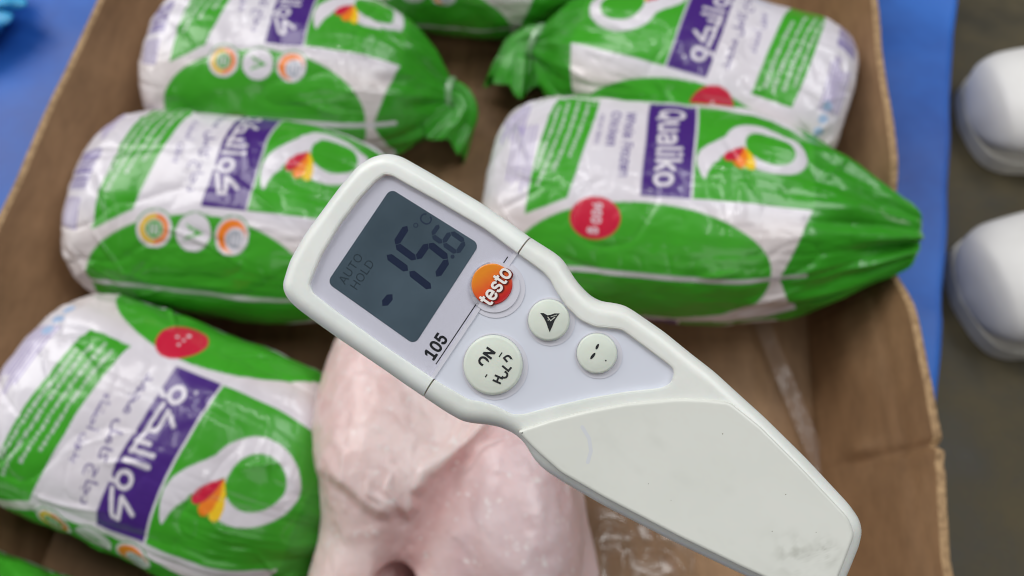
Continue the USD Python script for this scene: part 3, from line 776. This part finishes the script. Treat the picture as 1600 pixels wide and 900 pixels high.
# crumpled clear film on the box floor beside the chicken
gx, gy = np.meshgrid(np.linspace(0.022, 0.088, 90), np.linspace(-0.185, -0.088, 130), indexing="ij")
rim = 0.006 * fb(gx * 40, gy * 40, 0, 3, 81)
gz = 0.006 + 0.008 * np.clip(fb(gx * 38, gy * 38, 0, 3, 83) * 2 + 0.45, 0, 1) + 0.006 * ridge(gx * 46, gy * 46, 0, 85, 4) + 0.004 * ridge(gx * 110, gy * 80, 0, 87, 4)
tag(obj("clear_film", grid_mesh(np.stack([gx + rim, gy + 0.5 * rim, gz], -1)), CLEAR, smooth=True), "crumpled clear plastic film on the cardboard beside the bare chicken", "plastic film")


# ------------------------------------------------------------------ the light blue plastic piece at the far left
th_, ph_ = np.meshgrid(np.linspace(0.02, np.pi - 0.02, 60), np.linspace(0, 2 * np.pi, 110, endpoint=False), indexing="ij")
dd = np.stack([np.sin(th_) * np.cos(ph_), np.sin(th_) * np.sin(ph_), np.cos(th_)], -1)
rr = 1 + 0.5 * fb(dd[..., 0] * 2, dd[..., 1] * 2, dd[..., 2] * 2, 3, 91) - 0.22 * ridge(dd[..., 0] * 3, dd[..., 1] * 3, dd[..., 2] * 3, 93, 4)
pc = dd * rr[..., None] * np.array([0.062, 0.044, 0.024])
cy = np.array([-0.402, 0.242, 0.010])
v, f = grid_mesh(pc + cy, close_v=True)
tag(obj("plastic_piece", (v, f[:, ::-1]), CYAN, smooth=True), "light blue crumpled plastic piece on the blue sheet in the upper left corner", "plastic piece")


# ------------------------------------------------------------------ the white rubber boots
def make_boot(tip, heading, label):
    k = 0.867
    m = Gf.Matrix4d(k * math.cos(heading), k * math.sin(heading), 0, 0, -k * math.sin(heading), k * math.cos(heading), 0, 0, 0, 0, k, 0, *tip, 1)
    b = thing("rubber_boot", label, "boot", matrix=m)
    t = np.r_[np.linspace(0, 0.02, 14) ** 1.0, np.linspace(0.023, 0.27, 60)]
    w = PchipInterpolator([0, 0.0015, 0.005, 0.012, 0.026, 0.07, 0.12, 0.17, 0.22, 0.255, 0.27], [0.002, 0.020, 0.033, 0.0415, 0.047, 0.0495, 0.043, 0.037, 0.038, 0.030, 0.006])(t)
    h = PchipInterpolator([0, 0.003, 0.012, 0.03, 0.06, 0.10, 0.15, 0.20, 0.27], [0.020, 0.036, 0.050, 0.056, 0.060, 0.072, 0.095, 0.105, 0.075])(t)
    a = np.linspace(0, 2 * np.pi, 64, endpoint=False)
    r = (np.abs(np.sin(a)) ** 2.5 + np.abs(np.cos(a)) ** 2.5) ** (-1 / 2.5)
    bulge = 1 - 0.16 * np.clip(np.sin(a), 0, 1)
    Y = w[:, None] * (r * np.cos(a)) * bulge
    zc = 0.012 + (h - 0.012) / 2
    Z = zc[:, None] + ((h - 0.012) / 2)[:, None] * (r * np.sin(a))
    P = np.stack([t[:, None] + 0 * Y, Y + 0.004 * np.sin(t * 12)[:, None], Z], -1)
    v, f = grid_mesh(P, close_v=True)
    n, mm_ = P.shape[:2]
    j = np.arange(mm_); jn = (j + 1) % mm_
    v = np.vstack([v, P[0].mean(0), P[-1].mean(0)])
    caps = np.vstack([np.stack([np.full(mm_, len(v) - 2), jn, j], 1), np.stack([np.full(mm_, len(v) - 1), (n - 1) * mm_ + j, (n - 1) * mm_ + jn], 1)])
    foot = trimesh.Trimesh(v, np.vstack([f, caps]), process=False)
    if foot.volume < 0:
        foot.invert()
    obj("foot", foot, RUBBER, b, smooth=True)
    hz = np.linspace(0.06, 0.30, 30)
    ell_a = 0.052 + 0.012 * (hz - 0.06) / 0.24; ell_b = 0.043 + 0.012 * (hz - 0.06) / 0.24
    sp = np.stack([0.205 + 0.01 * (hz[:, None] - 0.06) / 0.2 + ell_a[:, None] * np.cos(a), ell_b[:, None] * np.sin(a), hz[:, None] + 0 * a], -1)
    inn = sp[::-1] * np.array([1, 0.93, 1]) + np.array([0, 0, -0.002])
    obj("shaft", grid_mesh(np.concatenate([sp, inn]), close_v=True), RUBBER, b, smooth=True)
    # the sole, a welt a little wider than the foot
    k = np.linspace(0, 1, 60)
    tt = 0.27 * (1 - np.cos(np.pi * k)) / 2
    ww = PchipInterpolator([0, 0.004, 0.012, 0.026, 0.07, 0.12, 0.17, 0.22, 0.255, 0.27], [0.0, 0.026, 0.0405, 0.047, 0.050, 0.044, 0.038, 0.039, 0.031, 0.0])(tt)
    so = Polygon(np.vstack([np.c_[tt, ww + 0.004 * np.sin(tt * 12)], np.c_[tt, -ww + 0.004 * np.sin(tt * 12)][::-1][1:-1]])).buffer(0.0008)
    s = trimesh.creation.extrude_polygon(so, 0.013, engine="earcut")
    obj("sole", s, SOLE, b, smooth=40)


make_boot((0.3226, 0.1836, FLOOR_Z), 0.02, "white rubber boot at the upper right edge, its blunt toe facing the box")
make_boot((0.2827, 0.0413, FLOOR_Z), 0.16, "white rubber boot at the right edge nearer the viewer, below the other boot")

# ------------------------------------------------------------------ the thermometer (own axes, mm: x from the display end to the tail, y across, z out of the face)
TAX, TAY, TAZ = (0.82285111, -0.55707307, -0.11218575), (0.55592477, 0.74824442, 0.36204687), (-0.1177442, -0.36027751, 0.92538447)
TM = Gf.Matrix4d(*TAX, 0, *TAY, 0, *TAZ, 0, -0.03935762, -0.07785388, 0.25558688, 1)
thermo = thing("thermometer", "white handheld thermometer with dark display reading -15.6, standing in the bare chicken", "thermometer", matrix=TM)


def shell_mat(name, c0, c1, rough):
    return usdkit.material(stage, "/World/Looks/" + name, {"t": ("texture_coordinate", {}), "n": ("noise_texture", {"scale": 70, "detail": 5, "roughness": 0.6}),
        "r": ("rgb_ramp", {"ramp": [(0.35, tuple(c0)), (0.65, tuple(c1))]}), "n2": ("noise_texture", {"scale": 900, "detail": 3}), "b": ("bump", {"strength": 0.06, "distance": 0.0004}),
        "q": ("map_range", {"from_min": 0.3, "from_max": 0.7, "to_min": rough - 0.05, "to_max": rough + 0.1}), "p": ("principled_bsdf", {"subsurface_weight": 0.08, "subsurface_scale": 0.002})},
        [("t.object", "n.vector"), ("n.fac", "r.fac"), ("r.color", "p.base_color"), ("n.fac", "q.value"), ("q.result", "p.roughness"), ("t.object", "n2.vector"), ("n2.fac", "b.height"), ("b.normal", "p.normal")], surface="p.BSDF")


HEADW = shell_mat("shell_white", lin(233, 236, 232), lin(240, 242, 238), 0.28)
BODYW = shell_mat("shell_ivory", lin(227, 229, 223), lin(235, 236, 231), 0.30)
BTNW = shell_mat("button_ivory", lin(216, 222, 210), lin(226, 230, 219), 0.38)
GRIPW = printed("grip_plate", 0.30, bump=0.012, bump_scale=1500, tint=(0.965, 0.97, 0.965), tint_scale=55)
BADGE = printed("badge_print", 0.25)
PANEL = look("panel_white", lin(222, 222, 232), 0.30)
KEYP = look("keypad_lilac_white", lin(214, 218, 230), 0.38)
LCD = noisy("display_grey", lin(70, 87, 97), lin(84, 102, 113), 45, (0.5, 0.6), 3, specular_ior_level=0.2)
SEG = look("display_dark", lin(40, 50, 74), 0.3)
SEGL = look("display_faint", lin(52, 65, 84), 0.3)
INKB = look("black_print", lin(26, 30, 34), 0.45)
WPRT = look("white_print", lin(240, 236, 232), 0.4)
SHAD = look("badge_letter_shadow", lin(112, 34, 28), 0.4)
STEEL = look("steel", (0.62, 0.62, 0.60), 0.22, metallic=1.0)
COLLAR = look("clear_moulding", lin(214, 214, 224), 0.16)
PEN = look("pen_mark", lin(212, 215, 219), 0.4)

OUT = [(-1.9, -18.3), (-3.6, -12.9), (-4.1, -6.0), (-3.8, 0.4), (-3.5, 7.0), (-2.8, 12.8), (-1.2, 16.3), (1.3, 18.9), (4.3, 20.0), (12.2, 20.5), (24.6, 21.0), (33.9, 20.8), (37.9, 20.6), (44.9, 20.7), (47.0, 20.4), (49.0, 19.4), (51.8, 18.1), (55.6, 17.1), (58.0, 17.3), (60.8, 18.7), (62.8, 19.5), (64.9, 19.6), (72.8, 19.4), (79.4, 18.7), (85.7, 18.2), (92.3, 17.1), (98.7, 16.1), (109.9, 13.8), (121.4, 10.9), (124.6, 9.6), (126.2, 7.9), (127.2, 5.1), (128.2, -0.1), (129.1, -5.8), (128.9, -8.3), (127.2, -9.7), (121.7, -10.8), (111.4, -12.8), (98.2, -15.1), (82.1, -17.4), (72.7, -18.2), (68.2, -18.4), (65.3, -17.9), (63.1, -16.9), (61.1, -16.0), (58.6, -15.8), (55.7, -16.3), (53.1, -17.4), (50.2, -19.1), (48.0, -20.0), (43.9, -20.4), (38.1, -20.5), (33.7, -20.6), (28.8, -20.6), (16.3, -20.8), (9.9, -20.8), (4.6, -20.7), (1.7, -20.4), (-0.4, -19.6)]
FACE = [(4.0, -14.4), (2.6, -8.0), (2.2, 0.1), (2.6, 7.0), (3.5, 12.3), (4.4, 14.5), (6.0, 15.2), (10.7, 15.5), (17.1, 16.0), (29.8, 16.6), (37.7, 16.1), (44.9, 15.8), (47.3, 15.2), (49.4, 14.0), (53.0, 12.5), (57.0, 11.7), (60.4, 12.2), (63.9, 14.1), (65.3, 14.8), (67.2, 14.7), (76.2, 14.2), (78.2, 14.0), (79.0, 13.1), (79.4, 11.2), (78.4, 9.4), (73.1, 4.9), (67.4, -0.6), (61.9, -6.6), (58.3, -10.8), (56.2, -12.4), (52.3, -12.9), (49.4, -13.9), (46.7, -15.1), (39.4, -15.7), (25.8, -16.0), (12.1, -15.8), (5.8, -15.5)]
out_ring = smooth_ring(OUT, 0.5, 0.9)
deep_ring = smooth_ring(OUT, 0.5, 0.9)
deep_ring = np.stack([gaussian_filter1d(deep_ring[:, k], 9, mode="wrap") for k in range(2)], 1)
face_ring = smooth_ring(FACE, 0.4, 0.45)
a12 = np.linspace(0, np.pi / 2, 10)
R0, R1 = 3.4, 3.2
prof = [(R1 * (1 - np.cos(a)) + 1.0, -19.5 + R1 * (1 - np.sin(a)), 1.0) for a in a12[::-1]]
prof = sorted(prof, key=lambda q: q[1])
prof = prof + [(1.0, -12.0, 1.0), (0.6, -8.0, 0.7), (0.0, -5.2, 0.25), (0.0, -R0, 0.0)] + [(R0 * (1 - np.cos(a)), -R0 + R0 * np.sin(a) * 1.0, 0.0) for a in a12[1:]]
shell = man(lofted(out_ring, prof, deep_ring))
face_poly = Polygon(face_ring).buffer(0)
# the face opening has a sloping, rounded lip
cut = prism(face_poly, -1.7, 2.0)
for k in range(5):
    q = k / 4.0
    cut = cut + prism(face_poly.buffer(0.75 * (1 - math.cos(q * np.pi / 2)), 6), -0.75 + 0.75 * math.sin(q * np.pi / 2) - 0.001, 2.0)
shell = shell - cut
head = shell.trim_by_plane((-1, 0, 0), -38.25)
body = shell.trim_by_plane((1, 0, 0), 38.6)
core = lofted(smooth_ring(OUT, 0.5, 0.9), [(2.2, -17.0), (0.45, -8.0), (0.45, -5.0), (1.6, -2.6)])
obj("head_shell", mm(head), HEADW, thermo, smooth=32)
obj("handle_shell", mm(body), BODYW, thermo, smooth=32)
seam = man(core) ^ manifold3d.Manifold.cube((0.9, 60, 30)).translate((37.95, -30, -20))
obj("seam_gasket", mm(seam), look("seam_grey", lin(150, 150, 144), 0.6), thermo, smooth=False)

# face plates
disp_poly = face_poly.intersection(sbox(-10, -30, 38.0, 30))
key_poly = face_poly.intersection(sbox(38.0, -30, 100, 30))
ridge_poly = face_poly.intersection(sbox(37.5, -30, 38.3, 30))
disp = obj("display_frame", flat(disp_poly, -2.2, -1.15), PANEL, thermo, smooth=False)
obj("keypad_plate", flat(key_poly, -2.2, -1.0), KEYP, thermo, smooth=False)
obj("moulding_ridge", flat(ridge_poly, -2.0, -0.75), COLLAR, thermo, smooth=False)

lcd_q = Polygon([(7.0, 12.7), (30.3, 13.3), (30.7, -12.2), (6.9, -12.0)]).buffer(-1.5).buffer(1.5, 8)
lcd = obj("display", flat(lcd_q, -1.149, -1.09), LCD, thermo, smooth=False)


def txt(shape, x, y):
    """Lettering on the face: reads along +y, its top towards the display end (-x)."""
    return affinity.affine_transform(shape, [0, -1, 1, 0, x, y])


def seg(a, b, w):
    """A pointed bar of a display digit between two points of the face (mm)."""
    a, b = np.array(a, float), np.array(b, float)
    d = b - a; L = np.linalg.norm(d); d /= L; n = np.array([-d[1], d[0]]) * w / 2
    return Polygon([a, a + d * w / 2 + n, b - d * w / 2 + n, b, b - d * w / 2 - n, a + d * w / 2 - n])


segs = [("minus", [seg((20.1, -9.3), (20.5, -6.0), 1.7)]),
        ("digit_one", [seg((14.6, 0.3), (20.5, 0.1), 1.6), seg((20.8, 0.1), (26.9, -0.3), 1.6)]),
        ("digit_five", [seg((14.9, 3.2), (14.8, 8.0), 1.55), seg((15.0, 3.2), (20.6, 3.0), 1.55), seg((20.7, 3.1), (20.8, 7.3), 1.55), seg((20.9, 7.4), (26.3, 7.0), 1.55), seg((26.4, 2.4), (26.4, 6.9), 1.55)])]
for nme, ss in segs:
    obj(nme, flat(union_all(ss), -1.089, -1.075), SEG, lcd, smooth=False)
six = [seg((20.5, 9.3), (20.5, 12.0), 1.0), seg((20.6, 9.2), (23.4, 9.1), 1.1), seg((23.5, 9.2), (23.5, 12.0), 1.1), seg((23.6, 12.1), (27.2, 12.0), 1.1), seg((23.6, 9.1), (27.2, 9.0), 1.1), seg((27.3, 9.0), (27.3, 12.0), 1.1)]
obj("digit_six", flat(union_all(six), -1.089, -1.075), SEGL, lcd, smooth=False)
obj("decimal_point", flat(Point(26.9, 7.9).buffer(0.45), -1.089, -1.075), SEGL, lcd, smooth=False)
unit = union_all([txt(text_poly("C", 2.6, False), 17.4, 11.4), Point(16.3, 9.1).buffer(0.55).difference(Point(16.3, 9.1).buffer(0.33))])
obj("unit_sign", flat(unit, -1.089, -1.075), SEGL, lcd, smooth=False)
hold = union_all([txt(text_poly("AUTO", 1.9, False), 9.6, -6.6), txt(text_poly("HOLD", 1.9, False), 12.5, -6.2)])
obj("hold_sign", flat(hold, -1.089, -1.078), look("display_ghost", lin(54, 68, 76), 0.3), lcd, smooth=False)
obj("window", flat(face_poly.intersection(sbox(-10, -30, 37.46, 30)).buffer(-0.03), -0.80, -0.62), PANE, thermo, smooth=False)

n105 = text_poly("105", 2.6, True).buffer(0.05)
obj("model_number", flat(txt(affinity.scale(n105, 0.86, 1.0, origin=(0, 0)), 34.7, -9.9), -1.149, -1.12), INKB, disp, smooth=False)
line = sbox(36.75, -13.0, 36.97, 14.4)
obj("printed_line", flat(line, -1.149, -1.12), INKB, disp, smooth=False)

# the round badge with its raised lettering, and the clear ledge under it
bc = (37.4, 7.7)
obj("badge_ledge", flat(Point(38.15, 7.5).buffer(5.4, 32), -1.6, -0.62), COLLAR, thermo, smooth=30)
obj("badge_ledge", flat(Point(38.6, 7.4).buffer(6.2, 32).intersection(sbox(38.4, -5, 60, 20)), -1.6, -0.86), COLLAR, thermo, smooth=30)
prof_b = [(0.0, -0.30)] + [(r, -0.30) for r in np.linspace(0.5, 4.1, 10)] + [(4.33, -0.37), (4.38, -0.5), (4.38, -1.1)]
bd = revolve(prof_b, 64)
bd.invert() if bd.face_normals[:, 2].mean() < 0 else None
bv = bd.vertices * 1000
g = np.clip((bv[:, 0] + 0.45 * -bv[:, 1]) / 7 + 0.45 + 0.05 * fb(bv[:, 0] * 1.4, bv[:, 1] * 1.4, 0, 2, 3), 0, 1)[:, None]
bcol = np.where(g < 0.5, lin(232, 140, 44) * (1 - 2 * g) + lin(224, 92, 48) * 2 * g, lin(224, 92, 48) * (2 - 2 * g) + lin(198, 42, 44) * (2 * g - 1))
badge = obj("badge", bd, BADGE, thermo, smooth=True, colour=bcol, offset=(bc[0] / 1000, bc[1] / 1000, 0))
t = text_poly("testo", 3.15, True); b_ = t.bounds
t = affinity.scale(t, 8.7 / (b_[2] - b_[0]), 1.0, origin=(0, 0))
lo = affinity.translate(txt(t, 1.0, 0.1), 0, 0)
obj("lettering_shadow", flat(affinity.translate(lo, 0.22, 0.06).buffer(0.10), -0.299, -0.20), SHAD, badge, smooth=False)  # dark offset copy that paints in the shadow of the letters
obj("lettering", flat(lo, -0.199, 0.05), WPRT, badge, smooth=False)


# the three buttons: domes in shallow collars
def button(cx, cy, r, h, label):
    top = -1.0 + h
    c = lambda q: top - h * 0.42 * (q / r) ** 2.4
    profile = [(0.001, c(0.0))] + [(q, c(q)) for q in np.linspace(0.3, r * 0.86, 12)]
    z9 = profile[-1][1]
    profile += [(r * 0.86 + (r * 0.14) * math.sin(a), z9 - (h * 0.42) * (1 - math.cos(a))) for a in np.linspace(0.25, np.pi / 2, 8)] + [(r, -1.3)]
    m = revolve(profile, 72)
    if m.face_normals[:, 2].mean() < 0:
        m.invert()
    b = obj("button", m, BTNW, thermo, smooth=True, label=label, offset=(cx / 1000, cy / 1000, 0))
    ring = Point(cx + 0.45, cy - 0.05).buffer(r + 0.75, 40).difference(Point(cx, cy).buffer(r + 0.12, 40)).intersection(face_poly.buffer(-0.3))
    obj("button_collar", flat(ring, -1.3, -0.88), COLLAR, thermo, smooth=30)

    def mark(name, shape):
        out = []
        for g in polys(shape):
            mesh = trimesh.creation.extrude_polygon(g, 0.05, engine="earcut")
            vv, ff = trimesh.remesh.subdivide_to_size(mesh.vertices, mesh.faces, 0.5)
            q = np.linalg.norm(vv[:, :2] - [cx, cy], axis=1)
            vv = np.c_[vv[:, 0] - cx, vv[:, 1] - cy, vv[:, 2] + np.array([c(x) for x in q]) + 0.002]
            out.append(trimesh.Trimesh(vv * 0.001, ff, process=False))
        obj(name, trimesh.util.concatenate(out), INKB, b, smooth=False)
    return mark


mk = button(47.1, -6.2, 6.25, 1.75, "large round button with worn ON and HOLD lettering")
on = text_poly("ON", 2.0, True)
on = on.buffer(0.05).difference(affinity.rotate(sbox(-2.4, -1.6, -0.55, -0.35), 0))
hold_t = []
for ch, px, py, rot in (("H", 49.75, -8.0, 10), ("O", 50.2, -6.45, 4), ("L", 49.9, -4.85, -6), ("D", 49.2, -3.3, -16)):
    l = text_poly(ch, 1.65, True).buffer(0.05)
    if ch == "O": l = l.intersection(sbox(-3, -3, 3, 0.15))
    if ch == "D": l = l.difference(sbox(-3, -3, 0.5, -0.35))
    hold_t.append(affinity.translate(affinity.rotate(txt(l, 0, 0), rot, origin=(0, 0)), px, py))
mk("lettering", union_all([txt(on, 45.2, -5.6), *hold_t, affinity.rotate(sbox(47.25, -4.0, 47.5, -2.9), 0), sbox(47.2, -9.1, 47.45, -8.4)]))
mk = button(51.6, 8.1, 4.35, 1.6, "medium round button with a worn black arrow mark")
arrow = Polygon([(49.4, 8.3), (50.0, 8.7), (50.9, 8.75), (51.4, 9.2), (51.9, 9.9), (52.8, 10.5), (52.75, 9.6), (52.75, 8.7), (53.0, 7.6), (53.25, 6.1), (52.4, 6.7), (51.5, 7.4), (50.6, 7.9)])
arrow = arrow.difference(union_all([LineString([(51.2, 8.5), (52.1, 8.2), (52.4, 9.3)]).buffer(0.10), LineString([(51.7, 8.9), (52.5, 9.9)]).buffer(0.07), Point(51.6, 8.05).buffer(0.14)]))
mk("arrow_mark", arrow)
mk = button(63.7, 7.9, 4.15, 1.55, "small round button with two worn dashes")
mk("dash_marks", union_all([affinity.rotate(affinity.scale(Point(63.0, 9.1).buffer(1), 0.26, 0.62), 8), affinity.rotate(affinity.scale(Point(63.3, 7.0).buffer(1), 0.28, 0.80), -4), Point(66.0, 7.7).buffer(0.16)]))

# the raised plate of the grip
GRIP = [(58.9, -14.6), (63.5, -8.6), (68.8, -2.6), (74.4, 3.0), (82.2, 9.5), (86.4, 12.2), (90.9, 14.6), (98.5, 13.9), (108.9, 11.7), (121.5, 8.6), (124.2, 6.6), (125.4, 1.0), (126.8, -6.2), (125.6, -8.0), (120.9, -9.1), (110.7, -11.1), (97.4, -13.3), (81.0, -15.5), (71.1, -16.4), (64.1, -15.6), (61.2, -15.0)]
gr = smooth_ring(GRIP, 0.6, 0.7)
gp = [(0.0, -0.6), (0.0, 0.15)] + [(0.75 * (1 - np.cos(a)), 0.15 + 0.6 * np.sin(a)) for a in np.linspace(0.2, np.pi / 2, 6)]
gm = lofted(gr, gp)
gm.vertices, gm.faces = trimesh.remesh.subdivide_to_size(gm.vertices, gm.faces, 1.1, max_iter=12)
gm = trimesh.Trimesh(gm.vertices, gm.faces, process=False)
gm.merge_vertices()
gv = gm.vertices.copy()
inner = np.clip(gv[:, 2] / 0.75, 0, 1)
gx_, gy_ = gv[:, 0], gv[:, 1]
base = lin(222, 224, 217)
gc = np.tile(base, (len(gv), 1))
stain = np.clip(fb(gx_ * 0.42, gy_ * 0.42, 0, 5, 17) * 3.2 + 0.25, 0, 1) * np.exp(-((gx_ - 119) / 5.5) ** 2 - ((gy_ + 3.5) / 4.2) ** 2)
stain += 0.8 * np.clip(fb(gx_ * 1.1, gy_ * 1.1, 0, 4, 19) * 3 + 0.2, 0, 1) * np.exp(-((gx_ - 121.5) / 2.3) ** 2 - ((gy_ - 0.5) / 2.4) ** 2)
stain += 0.16 * np.clip(fb(gx_ * 0.12, gy_ * 0.3, 0, 4, 23) * 4 - 0.5, 0, 1)
gc = gc * (1 - 0.45 * np.clip(stain, 0, 1)[:, None]) + 0.45 * np.clip(stain, 0, 1)[:, None] * lin(120, 122, 104)
gm.vertices = gv * 0.001
obj("grip_plate", gm, GRIPW, thermo, smooth=True, colour=gc)
pm_ = LineString([(69.5, -6.2), (71.9, -7.3), (73.6, -9.2), (74.3, -11.4)]).buffer(0.38)
obj("pen_mark", flat(pm_, 0.751, 0.762), PEN, thermo, smooth=False)
sp_rng = np.random.default_rng(5)
specks = union_all([Point(sp_rng.uniform(74, 118), sp_rng.uniform(-9, 9)).buffer(sp_rng.uniform(0.06, 0.12), 5) for _ in range(6)])
obj("dirt_specks", flat(specks, 0.751, 0.762), look("dirt", lin(120, 116, 100), 0.7), thermo, smooth=False)

# the steel probe under the display end, stuck in the chicken
pr = revolve([(0.0, -172.0), (0.4, -171), (1.6, -160), (1.75, -150), (1.75, -32), (3.0, -31), (5.5, -26), (7.0, -19.0), (0.01, -18.8)], 32)
if pr.volume < 0:
    pr.invert()
obj("probe", pr, STEEL, thermo, smooth=30, offset=(0.019, 0, 0))
